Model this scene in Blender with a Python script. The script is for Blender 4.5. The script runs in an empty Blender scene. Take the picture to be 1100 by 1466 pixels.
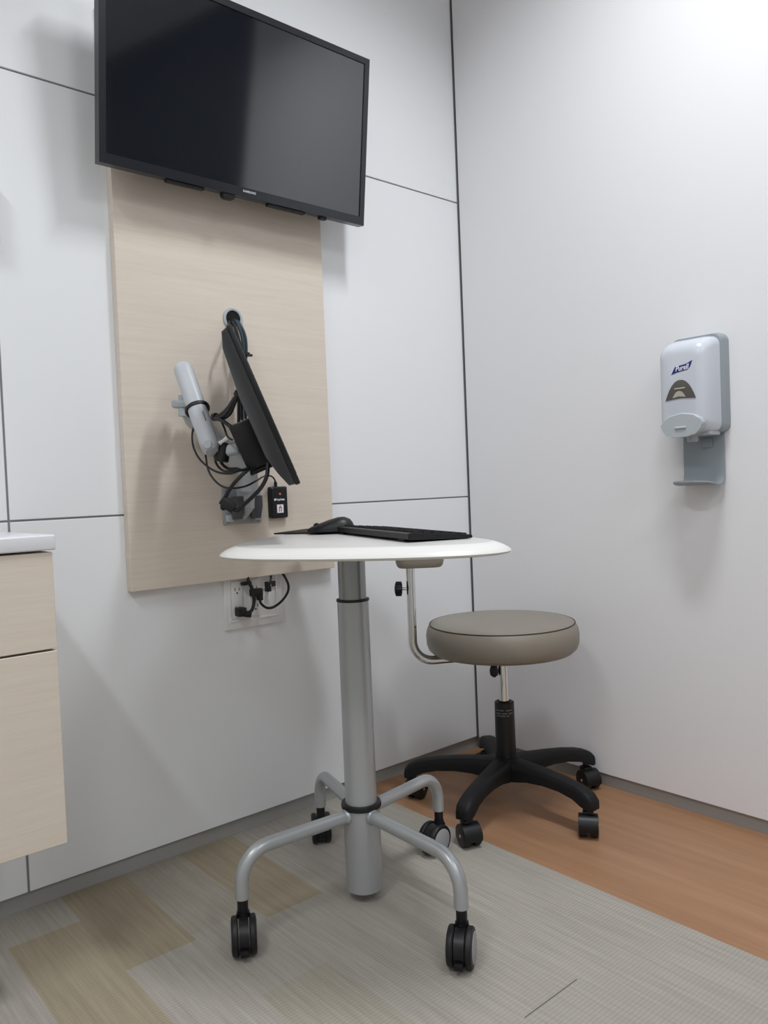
import bpy, bmesh, math, random
from mathutils import Vector, Matrix, Quaternion
random.seed(7)
S = bpy.context.scene
COL = S.collection
PI = math.pi
V = Vector

# ------------------------------------------------------------------ helpers
def lin(c):
    return tuple(((x / 255) / 12.92 if x / 255 <= .04045 else ((x / 255 + .055) / 1.055) ** 2.4) for x in c) + (1,)

def mat(name, rgb, rough=.5, metal=0., spec=.5, coat=0., noise=0., nscale=(30, 30, 30), bump=0., bscale=200., trans=0.):
    m = bpy.data.materials.new(name); m.use_nodes = True
    nt = m.node_tree; b = nt.nodes['Principled BSDF']
    b.inputs['Base Color'].default_value = lin(rgb)
    b.inputs['Roughness'].default_value = rough
    b.inputs['Metallic'].default_value = metal
    b.inputs['Specular IOR Level'].default_value = spec
    b.inputs['Coat Weight'].default_value = coat
    b.inputs['Transmission Weight'].default_value = trans
    tc = nt.nodes.new('ShaderNodeTexCoord')
    if noise > 0:
        mp = nt.nodes.new('ShaderNodeMapping'); mp.inputs['Scale'].default_value = nscale
        n = nt.nodes.new('ShaderNodeTexNoise'); n.inputs['Scale'].default_value = 1; n.inputs['Detail'].default_value = 4
        r = nt.nodes.new('ShaderNodeValToRGB')
        c = lin(rgb)
        r.color_ramp.elements[0].position = .3; r.color_ramp.elements[1].position = .7
        r.color_ramp.elements[0].color = tuple(max(0, x * (1 - noise)) for x in c[:3]) + (1,)
        r.color_ramp.elements[1].color = tuple(min(1, x * (1 + noise)) for x in c[:3]) + (1,)
        nt.links.new(tc.outputs['Object'], mp.inputs[0]); nt.links.new(mp.outputs[0], n.inputs['Vector'])
        nt.links.new(n.outputs['Fac'], r.inputs[0]); nt.links.new(r.outputs[0], b.inputs['Base Color'])
    if bump > 0:
        n2 = nt.nodes.new('ShaderNodeTexNoise'); n2.inputs['Scale'].default_value = bscale
        bp = nt.nodes.new('ShaderNodeBump'); bp.inputs['Strength'].default_value = bump; bp.inputs['Distance'].default_value = .001
        nt.links.new(tc.outputs['Object'], n2.inputs['Vector']); nt.links.new(n2.outputs['Fac'], bp.inputs['Height'])
        nt.links.new(bp.outputs[0], b.inputs['Normal'])
    return m

def streaks(name, rgb, rgb2, scale, rough=.5, fine=None, fineamt=.3, weave=False, spec=.5):
    """streaky material: broad streaks + fine threads, object coordinates"""
    m = bpy.data.materials.new(name); m.use_nodes = True
    nt = m.node_tree; b = nt.nodes['Principled BSDF']; L = nt.links.new
    b.inputs['Roughness'].default_value = rough
    b.inputs['Specular IOR Level'].default_value = spec
    tc = nt.nodes.new('ShaderNodeTexCoord')
    def noise(sc, det=3):
        mp = nt.nodes.new('ShaderNodeMapping'); mp.inputs['Scale'].default_value = sc
        n = nt.nodes.new('ShaderNodeTexNoise'); n.inputs['Scale'].default_value = 1; n.inputs['Detail'].default_value = det
        L(tc.outputs['Object'], mp.inputs[0]); L(mp.outputs[0], n.inputs['Vector']); return n
    n1 = noise(scale, 4)
    r = nt.nodes.new('ShaderNodeValToRGB')
    r.color_ramp.elements[0].position = .32; r.color_ramp.elements[1].position = .68
    r.color_ramp.elements[0].color = lin(rgb); r.color_ramp.elements[1].color = lin(rgb2)
    L(n1.outputs['Fac'], r.inputs[0]); out = r.outputs[0]
    if fine:
        n2 = noise(fine, 2)
        mr = nt.nodes.new('ShaderNodeMapRange'); mr.inputs[1].default_value = .3; mr.inputs[2].default_value = .7
        mr.inputs[3].default_value = 1 - fineamt; mr.inputs[4].default_value = 1 + fineamt
        L(n2.outputs['Fac'], mr.inputs[0])
        mx = nt.nodes.new('ShaderNodeMix'); mx.data_type = 'RGBA'; mx.blend_type = 'MULTIPLY'; mx.inputs[0].default_value = 1
        cb = nt.nodes.new('ShaderNodeCombineColor')
        for i in range(3): L(mr.outputs[0], cb.inputs[i])
        L(out, mx.inputs[6]); L(cb.outputs[0], mx.inputs[7]); out = mx.outputs[2]
    if weave:
        w = nt.nodes.new('ShaderNodeTexWave'); w.wave_type = 'BANDS'; w.bands_direction = 'Y'
        w.inputs['Scale'].default_value = 42; w.inputs['Distortion'].default_value = 1.5
        w2 = nt.nodes.new('ShaderNodeTexWave'); w2.wave_type = 'BANDS'; w2.bands_direction = 'X'
        w2.inputs['Scale'].default_value = 90; w2.inputs['Distortion'].default_value = .6
        L(tc.outputs['Object'], w.inputs['Vector']); L(tc.outputs['Object'], w2.inputs['Vector'])
        ad = nt.nodes.new('ShaderNodeMath'); ad.operation = 'MULTIPLY'
        L(w.outputs['Fac'], ad.inputs[0]); L(w2.outputs['Fac'], ad.inputs[1])
        mr = nt.nodes.new('ShaderNodeMapRange'); mr.inputs[3].default_value = .9; mr.inputs[4].default_value = 1.14
        L(ad.outputs[0], mr.inputs[0])
        mx = nt.nodes.new('ShaderNodeMix'); mx.data_type = 'RGBA'; mx.blend_type = 'MULTIPLY'; mx.inputs[0].default_value = 1
        cb = nt.nodes.new('ShaderNodeCombineColor')
        for i in range(3): L(mr.outputs[0], cb.inputs[i])
        L(out, mx.inputs[6]); L(cb.outputs[0], mx.inputs[7]); out = mx.outputs[2]
        bp = nt.nodes.new('ShaderNodeBump'); bp.inputs['Strength'].default_value = .25; bp.inputs['Distance'].default_value = .001
        L(ad.outputs[0], bp.inputs['Height']); L(bp.outputs[0], b.inputs['Normal'])
    L(out, b.inputs['Base Color'])
    return m

def B(): return bmesh.new()

def xf(bm, verts, M): bmesh.ops.transform(bm, matrix=M, verts=verts)

def box(bm, lo, hi, bev=0., seg=2, M=None, mi=0):
    t = bmesh.new()
    bmesh.ops.create_cube(t, size=1)
    lo, hi = V(lo), V(hi); s = hi - lo
    bmesh.ops.scale(t, vec=s, verts=t.verts); bmesh.ops.translate(t, vec=(lo + hi) / 2, verts=t.verts)
    if bev > 0: bmesh.ops.bevel(t, geom=t.edges[:], offset=bev, segments=seg, profile=.5, affect='EDGES')
    for f in t.faces: f.material_index = mi
    if M: bmesh.ops.transform(t, matrix=M, verts=t.verts)
    merge(bm, t)

def merge(bm, t):
    me = bpy.data.meshes.new('tmp'); t.to_mesh(me); t.free(); bm.from_mesh(me); bpy.data.meshes.remove(me)

def loft(bm, rings, cap=True, mi=0, closed=True):
    vs = [[bm.verts.new(p) for p in r] for r in rings]
    n = len(rings[0])
    for a, b in zip(vs, vs[1:]):
        for i in range(n if closed else n - 1):
            j = (i + 1) % n
            f = bm.faces.new((a[i], a[j], b[j], b[i])); f.material_index = mi
    if cap:
        f = bm.faces.new(vs[0][::-1]); f.material_index = mi
        f = bm.faces.new(vs[-1]); f.material_index = mi

def lathe(bm, prof, seg=48, M=None, mi=0, cap=True):
    """prof: list of (r, z) bottom to top around z"""
    t = bmesh.new()
    rings = [[(max(r, 1e-4) * math.cos(2 * PI * i / seg), max(r, 1e-4) * math.sin(2 * PI * i / seg), z) for i in range(seg)] for r, z in prof]
    loft(t, rings, cap, mi)
    if M: bmesh.ops.transform(t, matrix=M, verts=t.verts)
    bmesh.ops.recalc_face_normals(t, faces=t.faces)
    merge(bm, t)

def axisM(p, d):
    """matrix with local z along d at p"""
    return Matrix.Translation(V(p)) @ V(d).to_track_quat('Z', 'Y').to_matrix().to_4x4()

def cyl(bm, p, q, r, r2=None, seg=32, bev=0., mi=0):
    p, q = V(p), V(q); L = (q - p).length; r2 = r if r2 is None else r2
    prof = [(r - bev, 0), (r, bev), (r2, L - bev), (r2 - bev, L)] if bev else [(r, 0), (r2, L)]
    lathe(bm, prof, seg, axisM(p, q - p), mi)

def spline(pts, n=8):
    P = [V(p) for p in pts]
    if len(P) < 3: return P
    out = []
    for i in range(len(P) - 1):
        p0 = P[i - 1] if i > 0 else 2 * P[0] - P[1]
        p1, p2 = P[i], P[i + 1]
        p3 = P[i + 2] if i + 2 < len(P) else 2 * P[-1] - P[-2]
        for k in range(n):
            t = k / n
            out.append(.5 * ((2 * p1) + (p2 - p0) * t + (2 * p0 - 5 * p1 + 4 * p2 - p3) * t * t + (3 * p1 - p0 - 3 * p2 + p3) * t ** 3))
    out.append(P[-1]); return out

def fillet(pts, r, n=8):
    P = [V(p) for p in pts]; out = [P[0]]
    for a, b, c in zip(P, P[1:], P[2:]):
        u, w = (a - b).normalized(), (c - b).normalized()
        d = r / math.tan(u.angle(w) / 2)
        s, e = b + u * d, b + w * d
        cen = b + (u + w).normalized() * (r / math.sin(u.angle(w) / 2))
        for k in range(n + 1):
            x = (s - cen).lerp(e - cen, k / n).normalized() * r
            t = k / n; ang = (s - cen).angle(e - cen)
            x = (s - cen) * (math.sin((1 - t) * ang) / math.sin(ang)) + (e - cen) * (math.sin(t * ang) / math.sin(ang))
            out.append(cen + x)
    out.append(P[-1]); return out

def tube(bm, path, r, seg=16, mi=0):
    P = [V(p) for p in path]
    N = len(P); T = []
    for i in range(N):
        T.append((P[min(i + 1, N - 1)] - P[max(i - 1, 0)]).normalized())
    up = V((0, 0, 1)) if abs(T[0].z) < .9 else V((1, 0, 0))
    nrm = (up - T[0] * up.dot(T[0])).normalized()
    rings = []
    for i in range(N):
        if i: nrm = (T[i - 1].rotation_difference(T[i]) @ nrm); nrm = (nrm - T[i] * nrm.dot(T[i])).normalized()
        bn = T[i].cross(nrm); rr = r(i / (N - 1)) if callable(r) else r
        rings.append([P[i] + (nrm * math.cos(2 * PI * k / seg) + bn * math.sin(2 * PI * k / seg)) * rr for k in range(seg)])
    t = bmesh.new(); loft(t, rings, True, mi); bmesh.ops.recalc_face_normals(t, faces=t.faces); merge(bm, t)

def rrect(w, h, r, n=6, cx=0, cy=0):
    out = []
    for sx, sy, a0 in ((1, 1, 0), (-1, 1, 90), (-1, -1, 180), (1, -1, 270)):
        for k in range(n + 1):
            a = math.radians(a0 + 90 * k / n)
            out.append((cx + sx * (w / 2 - r) + r * math.cos(a), cy + sy * (h / 2 - r) + r * math.sin(a)))
    return out

def prism(bm, outline, z0, z1, bev=0., seg=2, M=None, mi=0):
    t = bmesh.new()
    loft(t, [[(x, y, z0) for x, y in outline], [(x, y, z1) for x, y in outline]], True, mi)
    bmesh.ops.recalc_face_normals(t, faces=t.faces)
    if bev > 0:
        es = [e for e in t.edges if len(e.link_faces) == 2 and any(len(f.verts) > 4 for f in e.link_faces)]
        bmesh.ops.bevel(t, geom=es, offset=bev, segments=seg, profile=.5, affect='EDGES')
    if M: bmesh.ops.transform(t, matrix=M, verts=t.verts)
    merge(bm, t)

def obj(name, bm, m, parent=None, world=True, smooth=True, loc=None):
    """one mesh object; with world=True the bmesh is in world coordinates"""
    bmesh.ops.recalc_face_normals(bm, faces=bm.faces)
    org = V((0, 0, 0))
    if parent is not None and world:
        org = parent.matrix_world.translation.copy()
        q = parent
        org = V((0, 0, 0))
        while q is not None: org += q.location; q = q.parent
    if loc is not None: org = V(loc)
    bmesh.ops.translate(bm, vec=-org, verts=bm.verts)
    me = bpy.data.meshes.new(name); bm.to_mesh(me); bm.free()
    for mm in (m if isinstance(m, (list, tuple)) else [m]): me.materials.append(mm)
    if smooth:
        for p in me.polygons: p.use_smooth = True
        me.set_sharp_from_angle(angle=math.radians(35))
    o = bpy.data.objects.new(name, me); COL.objects.link(o)
    if parent is not None: o.parent = parent
    if loc is not None: o.location = V(loc)
    return o

def thing(name, label, cat, loc=(0, 0, 0), rotz=0, group=None, rot=None):
    o = bpy.data.objects.new(name, None); COL.objects.link(o)
    o.empty_display_size = .05
    o.location = loc; o.rotation_euler = rot if rot else (0, 0, rotz)
    tag(o, label, cat, group); return o

def tag(o, label, cat, group=None):
    o['label'] = label; o['category'] = cat
    if group: o['group'] = group
    return o

def struct(o, label=None):
    o['kind'] = 'structure'
    if label: o['label'] = label
    return o

def text(name, body, size, M, m, parent, ext=.0004, shear=0., bold=0., sx=1., squash=1.):
    c = bpy.data.curves.new(name, 'FONT'); c.body = body; c.size = size; c.extrude = ext; c.shear = shear
    c.align_x = 'CENTER'; c.align_y = 'CENTER'; c.offset = bold
    t = bpy.data.objects.new(name, c); COL.objects.link(t)
    bpy.context.view_layer.update()
    me = bpy.data.meshes.new_from_object(t.evaluated_get(bpy.context.evaluated_depsgraph_get()))
    bpy.data.objects.remove(t); bpy.data.curves.remove(c)
    bm = bmesh.new(); bm.from_mesh(me); bpy.data.meshes.remove(me)
    bmesh.ops.scale(bm, vec=(sx, squash, 1), verts=bm.verts)
    bmesh.ops.transform(bm, matrix=M, verts=bm.verts)
    return obj(name, bm, m, parent, world=False, smooth=False)

def copy_tree(o, parent=None):
    c = o.copy(); COL.objects.link(c)
    if parent is not None: c.parent = parent
    for ch in list(o.children): copy_tree(ch, c)
    return c

# ------------------------------------------------------------------ materials
WHITE = mat('white_panel', (238, 239, 241), .34, spec=.35)
WHITE2 = mat('white_side_panel', (235, 234, 236), .42, spec=.3)
JOINT = mat('joint_grey', (140, 140, 143), .5)
BASE = mat('base_grey', (162, 161, 159), .45, spec=.4)
CEIL = mat('ceiling_white', (240, 240, 240), .9, spec=.1)
REAR = mat('rear_wall', (222, 222, 222), .8, spec=.1)
DARKSLAB = mat('reflection_slab_dark', (34, 34, 36), .6)  # for the added slab that the television screen mirrors
MAPLE = streaks('maple_laminate', (219, 206, 192), (224, 212, 199), (3, 3, 90), .5, (14, 14, 700), .035, spec=.3)
WOODF = streaks('orange_wood_vinyl', (155, 115, 85), (170, 130, 99), (26, 1.6, 10), .42, (240, 5, 40), .06, spec=.4)
TILE_G = streaks('grey_woven_vinyl', (160, 154, 145), (173, 167, 158), (120, 4, 30), .62, (560, 10, 100), .075, True, .25)
TILE_B = streaks('tan_woven_vinyl', (153, 142, 121), (165, 153, 131), (120, 4, 30), .62, (560, 10, 100), .075, True, .25)
TILE_M = streaks('mixed_woven_vinyl', (158, 151, 138), (170, 163, 150), (120, 4, 30), .62, (560, 10, 100), .075, True, .25)
BLACK = mat('black_plastic', (15, 15, 18), .42, spec=.45)
BLACKM = mat('black_matte_plastic', (17, 17, 20), .6, spec=.35)
CORD = mat('black_cord', (11, 11, 13), .5)
TEAL = mat('dark_teal_cord', (38, 58, 66), .5)
TVB = mat('tv_bezel', (28, 30, 36), .28, spec=.5)
SCREEN = mat('tv_screen', (21, 25, 32), .08, spec=.5)
SCREEN.node_tree.nodes['Principled BSDF'].inputs['IOR'].default_value = 1.9
SILVER = mat('silver_paint', (178, 181, 183), .34, metal=.4, spec=.5)
SILVER2 = mat('silver_inner', (150, 152, 153), .3, metal=.75)
CHROME = mat('chrome', (225, 225, 225), .08, metal=1)
ARMG = mat('arm_grey', (190, 193, 197), .4, spec=.5)
ARMD = mat('arm_dark_recess', (84, 84, 87), .5)
STEEL = mat('plate_grey', (165, 172, 176), .4, metal=.3)
VINYL = mat('taupe_vinyl', (137, 129, 118), .42, spec=.4, bump=.15, bscale=900)
SEAM = mat('seam_dark', (50, 45, 38), .6)
TOPW = mat('table_top_grey', (204, 202, 199), .38, spec=.4)
EDGEW = mat('table_edge_white', (224, 222, 218), .38, spec=.45)
WPLAS = mat('white_plastic', (205, 209, 218), .25, spec=.5)
OUTW = mat('outlet_white', (236, 236, 235), .4)
GPLAS = mat('grey_plastic', (150, 158, 164), .4, spec=.45)
GPLAS2 = mat('light_grey_plastic', (180, 186, 190), .35, spec=.45)
WINDOW = mat('smoked_window', (92, 88, 84), .12, spec=.7)
BOTTLE = mat('refill_pale', (196, 190, 176), .3, trans=.2)
BLUE = mat('logo_blue', (38, 44, 120), .4)
LOGOW = mat('logo_white', (245, 246, 250), .4)
COUNTER = mat('counter_white', (228, 228, 232), .22, spec=.45)
GREYTXT = mat('grey_print', (112, 112, 118), .5)
REDP = mat('red_print', (190, 70, 50), .5)
ORANGE = mat('orange_led', (235, 120, 70), .4)
HUBG = mat('hub_grey', (158, 158, 160), .45)
GREEN = mat('jack_dark', (40, 46, 44), .5)

# ------------------------------------------------------------------ room
XL, YF, ZC = -3.6, -3.6, 2.75
ZB = .038            # bottom of the wall panels
ZA, ZM = 1.807, .843  # horizontal joints
XJ = -1.425          # vertical joint
W = .1437            # floor plank width
# floor: orange wood strip by the right wall, woven planks elsewhere
bm = B()
def quad(x0, x1, y0, y1, mi):
    f = bm.faces.new([bm.verts.new(p) for p in ((x0, y0, 0), (x1, y0, 0), (x1, y1, 0), (x0, y1, 0))]); f.material_index = mi
quad(-.497, .03, YF, .03, 0)
plan = {0: [(.03, -1.3, 1), (-1.3, YF, 1)], 1: [(.03, -.62, 1), (-.62, -1.55, 1), (-1.55, YF, 3)],
        2: [(.03, -.30, 1), (-.30, -.955, 1), (-.955, YF, 1)], 3: [(.03, -.392, 2), (-.392, -1.0, 1), (-1.0, YF, 1)],
        4: [(.03, -.339, 3), (-.339, -.60, 1), (-.60, YF, 3)], 5: [(.03, -.36, 2), (-.36, -1.4, 1), (-1.4, YF, 3)],
        6: [(.03, -.122, 1), (-.122, -1.0, 2), (-1.0, YF, 1)], 7: [(.03, -1.2, 1), (-1.2, YF, 2)]}
k = 0; x1 = -.497
while x1 > XL:
    x0 = max(x1 - W, XL)
    segs = plan.get(k) or [(.03, -.9 - .3 * (k % 3), 1 + k % 2), (-.9 - .3 * (k % 3), YF, 1 + (k + 1) % 2)]
    for a, b, m_ in segs: quad(x0, x1, b, a, m_)
    x1 = x0; k += 1
    if x1 <= XL: break
struct(obj('floor', bm, [WOODF, TILE_G, TILE_B, TILE_M], smooth=False))
# the fine cut lines between two woven planks
bm = B(); box(bm, (-.497 - 3 * W, -.956, -.002), (-.497 - 2 * W, -.9545, .0006))
struct(obj('trim_1', bm, mat('plank_gap', (98, 93, 84), .8), smooth=False))

def panel_wall(name, rects, back, axis, m):
    bm = B(); g = .0024
    for (a0, a1, z0, z1) in rects:
        if axis == 'y': box(bm, (a0 + g, 0, z0 + g * .9), (a1 - g, .011, z1 - g * .9), .0012, 2)
        else: box(bm, (0, a0 + g, z0), (.011, a1 - g, z1), .0012, 2)
    if axis == 'y': box(bm, (back[0], .004, ZB + .001), (back[1] - .0765, .012, ZC), mi=1); box(bm, (back[0], .0112, 0), (back[1], .08, ZC), mi=1)
    else: box(bm, (.0115, back[0], 0), (.08, back[1], ZC), mi=1)
    return struct(obj(name, bm, [m, JOINT], smooth=False))
zs = [ZB, ZM, ZA, ZC]
panel_wall('wall_back', [(x0, x1, a, b) for (x0, x1) in ((XL, XJ), (XJ, .0)) for a, b in zip(zs, zs[1:])], (XL - .1, .0885), 'y', WHITE)
panel_wall('wall_right', [(-1.67, -.004, ZB, ZC)], (-1.67, .011), 'x', WHITE2)
bm = B(); box(bm, (XL, .0102, 0), (.0, .0118, ZB + .004)); struct(obj('baseboard_back', bm, BASE, smooth=False))
bm = B(); box(bm, (.0107, -1.67, 0), (.0117, .0, ZB + .004)); struct(obj('baseboard_right', bm, BASE, smooth=False))
# past the right wall: unseen dark slab added for the screen reflection, then wall
bm = B(); box(bm, (.0, YF, 0), (.08, YF + .04, ZC)); struct(obj('wall_right', bm, REAR, smooth=False))
bm = B(); box(bm, (.03, YF + .04, 0), (.075, -1.67, ZC)); struct(obj('reflection_slab_1', bm, DARKSLAB, smooth=False))
bm = B(); box(bm, (XL - .08, YF - .08, 0), (.08, YF, ZC)); struct(obj('wall_front', bm, REAR, smooth=False))
bm = B(); box(bm, (XL - .08, YF, 0), (XL, .01, ZC)); struct(obj('wall_left', bm, REAR, smooth=False))
bm = B(); box(bm, (XL - .08, YF - .08, ZC), (.08, .08, ZC + .08)); struct(obj('ceiling', bm, CEIL, smooth=False))

# ------------------------------------------------------------------ maple backing panel with grommet
PF = -.025
t = thing('wall_panel', 'tall pale maple backing panel mounted on the white wall under the television', 'wall panel', (-.878, 0, .664))
bm = B(); ph = .024; gx, gz = -.874, 1.328
box(bm, (-1.174, PF, .664), (-.583, -.0005, 2.02), .0012, 2)
obj('board', bm, MAPLE, t, smooth=False)
bm = B(); lathe(bm, [(.0215, 0), (.0285, .001), (.0275, .004), (.023, .0045), (.0205, .003)], 40, axisM((gx, PF, gz), (0, -1, 0)), cap=False)
g_ = obj('cable_grommet', bm, GPLAS2, t); g_['label'] = 'pale grey cable grommet ring'
bm = B(); lathe(bm, [(.0005, 0), (.0212, .0006)], 40, axisM((gx, PF - .0004, gz), (0, -1, 0)), cap=False)
o = obj('hole', bm, mat('hole_black', (8, 8, 9), .9), g_); o['label'] = 'dark cable hole'

# ------------------------------------------------------------------ television
TW, TH = .736, .433
t = thing('television', 'large black wall television hanging over the maple panel, tilted down', 'television', (-.866, -.111, 1.609), rot=(.124, 0, 0))
bm = B()
hw = TW / 2
for lo, hi in (((-hw, 0, 0), (-hw + .0155, .024, TH)), ((hw - .0155, 0, 0), (hw, .024, TH)), ((-hw + .0155, 0, 0), (hw - .0155, .024, .022)), ((-hw + .0155, 0, TH - .0155), (hw - .0155, .024, TH))):
    box(bm, lo, hi, 0)
bmesh.ops.remove_doubles(bm, verts=bm.verts, dist=1e-5)
obj('bezel', bm, TVB, t, world=False, smooth=False)
bm = B(); box(bm, (-hw + .0145, .0028, .0205), (hw - .0145, .018, TH - .0145)); obj('screen', bm, SCREEN, t, world=False, smooth=False)
bm = B()
loft(bm, [[(x, .0235, z + TH / 2) for x, z in rrect(TW - .008, TH - .008, .01)], [(x, .034, z + TH / 2) for x, z in rrect(TW - .03, TH - .03, .015)], [(x, .042, z + TH / 2) for x, z in rrect(TW - .16, TH - .12, .03)]])
obj('back_housing', bm, BLACKM, t, world=False)
bm = B(); box(bm, (-.11, .040, .1), (.11, .052, .3)); box(bm, (-.015, .04, .28), (.015, .075, .3)); obj('wall_bracket', bm, BLACKM, t, world=False, smooth=False)
for x0, x1 in ((-.21, -.115), (.062, .175)):
    bm = B(); box(bm, (x0, .004, -.006), (x1, .02, .0005), .0015); obj('speaker_grille', bm, CORD, t, world=False, smooth=False)
bm = B(); prism(bm, rrect(.034, .02, .009, cy=-.004), .003, .02, .002, M=Matrix.Rotation(PI / 2, 4, 'X') @ Matrix.Translation((-.05, .001, -.023))); obj('sensor', bm, CORD, t, world=False)
bm = B(); box(bm, (.225, .006, -.007), (.245, .02, .0005), .001); obj('foot_socket', bm, CORD, t, world=False, smooth=False)
o = text('logo', 'SAMSUNG', .0072, Matrix.Translation((.004, -.0003, .0135)) @ Matrix.Rotation(PI / 2, 4, 'X'), mat('tv_logo', (200, 203, 208), .4), t, .0003, bold=.00015, sx=1.1)
o['label'] = 'small silver lettering'

# ------------------------------------------------------------------ monitor, its arm and box
CAM = V((-1.8986, -1.7840, .88)); R_ = V((.7583, -.6507, -.0403)); U_ = V((.0499, -.0037, .9987)); F_ = V((.65, .7594, -.0296)); FP = 1117.04
def P(px, py, t):      # survey point -> place in the room
    return CAM + (F_ + R_ * ((px - 550) / FP) - U_ * ((py - 733) / FP)) * t

# monitor: frame v (up along its height), u (width, towards the panel), n (screen normal)
mb = P(431, 692, 1.53)
_d = (P(379, 578, 2.) - CAM).normalized(); _t = P(331, 463, 1.) - CAM
mt_ = CAM + _t * ((mb - CAM).dot(_d) / _t.dot(_d))
vv = (mt_ - mb); MH = vv.length; vv.normalize()
uu = (P(379, 578, 2.0) - P(379, 578, 1.53)); uu = (uu - vv * uu.dot(vv)).normalized()
nn = uu.cross(vv).normalized()
if nn.dot(R_) < 0: nn = -nn
MM = Matrix(((uu.x, vv.x, nn.x, 0), (uu.y, vv.y, nn.y, 0), (uu.z, vv.z, nn.z, 0), (0, 0, 0, 1)))
MW = .47
t = thing('computer_monitor', 'black flat computer monitor on the wall arm, turned edge-on and tipped back', 'monitor', mb + uu * MW / 2)
bm = B(); M4 = Matrix.Translation(mb) @ MM
box(bm, (0, 0, -.011), (MW, MH, 0), .003, 2, M4); obj('front_bezel', bm, BLACK, t)
bm = B(); box(bm, (.014, .02, -.0005), (MW - .014, MH - .014, .0006), 0, 1, M4); o = obj('screen', bm, SCREEN, t, smooth=False)
bm = B()
def ringz(x0, x1, y0, y1, z): return [M4 @ V((a, b, z)) for a, b in rrect(x1 - x0, y1 - y0, .006, 4, (x0 + x1) / 2, (y0 + y1) / 2)]
loft(bm, [ringz(.002, MW - .002, .002, MH - .002, -.011), ringz(.004, MW - .004, .004, MH - .006, -.023), ringz(.012, MW - .02, .035, MH - .035, -.034), ringz(.03, MW - .06, .07, MH - .13, -.043)])
obj('back_housing', bm, mat('monitor_grey', (50, 50, 52), .45), t)
bm = B(); box(bm, (.05, -.002, -.008), (.09, .003, -.002), .0005, 1, M4); obj('button', bm, BLACK, t, smooth=False)
bm = B(); box(bm, (-.0015, .03, -.009), (.004, .05, -.004), .0005, 1, M4); obj('button', bm, BLACK, t, smooth=False)

# black box behind the monitor
t = thing('mounting_box', 'square black box fixed between the monitor back and the arm head', 'electronics box', M4 @ V((.17, .12, -.06)))
bm = B(); BX = Matrix.Translation(P(374, 630, 1.66)) @ MM
box(bm, (0, -.052, -.052), (.11, .052, -.003), .004, 2, BX); obj('casing', bm, BLACK, t)
bm = B(); box(bm, (-.003, -.062, -.05), (.112, -.0535, .0), .002, 2, BX); obj('bracket', bm, BLACKM, t)

# arm
t = thing('monitor_arm', 'light grey articulated monitor arm bolted to the maple panel', 'monitor arm', (-.875, PF, .82))
bm = B(); box(bm, (-.930, PF - .008, .806), (-.820, PF - .0005, .900), .002, 2); obj('mounting_plate', bm, STEEL, t)
for x in (-.918, -.832):
    for z in (.816, .888):
        bm = B(); lathe(bm, [(.006, 0), (.006, .002), (.004, .004)], 16, axisM((x, PF - .008, z), (0, -1, 0))); obj('screw', bm, ARMD, t)
bm = B()
y0 = PF - .007
# cast base: flared ribs around two dark pockets
loft(bm, [[(-.882, y0, .815), (-.868, y0, .815), (-.858, y0, .895), (-.892, y0, .895)], [(-.880, y0 - .05, .845), (-.870, y0 - .05, .845), (-.862, y0 - .05, .925), (-.888, y0 - .05, .925)]])
for a, b in ((-.926, -.905), (-.845, -.824)):
    box(bm, (a, y0 - .012, .812), (b, y0, .830), .003)
cyl(bm, (-.875, y0 - .035, .885), (-.875, y0 - .035, .955), .024, bev=.003)
obj('base_bracket', bm, ARMG, t)
for s in (-1, 1):  # raised dark blocks stand in for the shade inside the pockets
    bm = B(); c = -.875 + s * .0265
    prism(bm, [(c - .012, 0), (c + .012, 0), (c + .019, .030), (c + .019, .058), (c - .019, .058), (c - .019, .030)], 0, .012, .002, M=Matrix.Translation((0, y0 - .014, .818)) @ Matrix.Rotation(PI / 2, 4, 'X')); obj('pocket_shade', bm, ARMD, t)
# lower link from the base up to the shoulder
s0, s1 = V((-.875, y0 - .035, .94)), P(266, 590, 1.86)
def link(bm, a, b, wa, wb, th, side, n=10):
    a, b = V(a), V(b); d = (b - a).normalized(); s = (side - d * side.dot(d)).normalized(); c = d.cross(s)
    rings = []
    for i in range(n + 1):
        f = i / n; e = min(f, 1 - f); k = 1 if e > .08 else .62 + .38 * math.sqrt(1 - (1 - e / .08) ** 2)
        w = (wa + (wb - wa) * f) * k; p = a.lerp(b, f)
        rings.append([p + s * x + c * y for x, y in rrect(w, th * k, min(w, th * k) * .42, 5)])
    tt = bmesh.new(); loft(tt, rings); bmesh.ops.recalc_face_normals(tt, faces=tt.faces); merge(bm, tt)
bm = B(); link(bm, s0, s1, .046, .04, .036, R_); lathe(bm, [(.021, -.022), (.024, -.018), (.024, .018), (.021, .022)], 28, axisM(s0 + V((0, 0, .0)), (0, 0, 1)))
obj('lower_link', bm, ARMG, t)
# cable clip tab at the side of the shoulder
bm = B(); box(bm, (-.016, -.014, -.0085), (.018, .014, .0075), .003, 2, Matrix.Translation(P(257, 579, 1.84)) @ Matrix(((R_.x, F_.x, U_.x, 0), (R_.y, F_.y, U_.y, 0), (R_.z, F_.z, U_.z, 0), (0, 0, 0, 1))))
cyl(bm, P(262, 566, 1.84), P(262, 596, 1.84), .011); obj('cable_clip', bm, GPLAS2, t)
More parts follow.
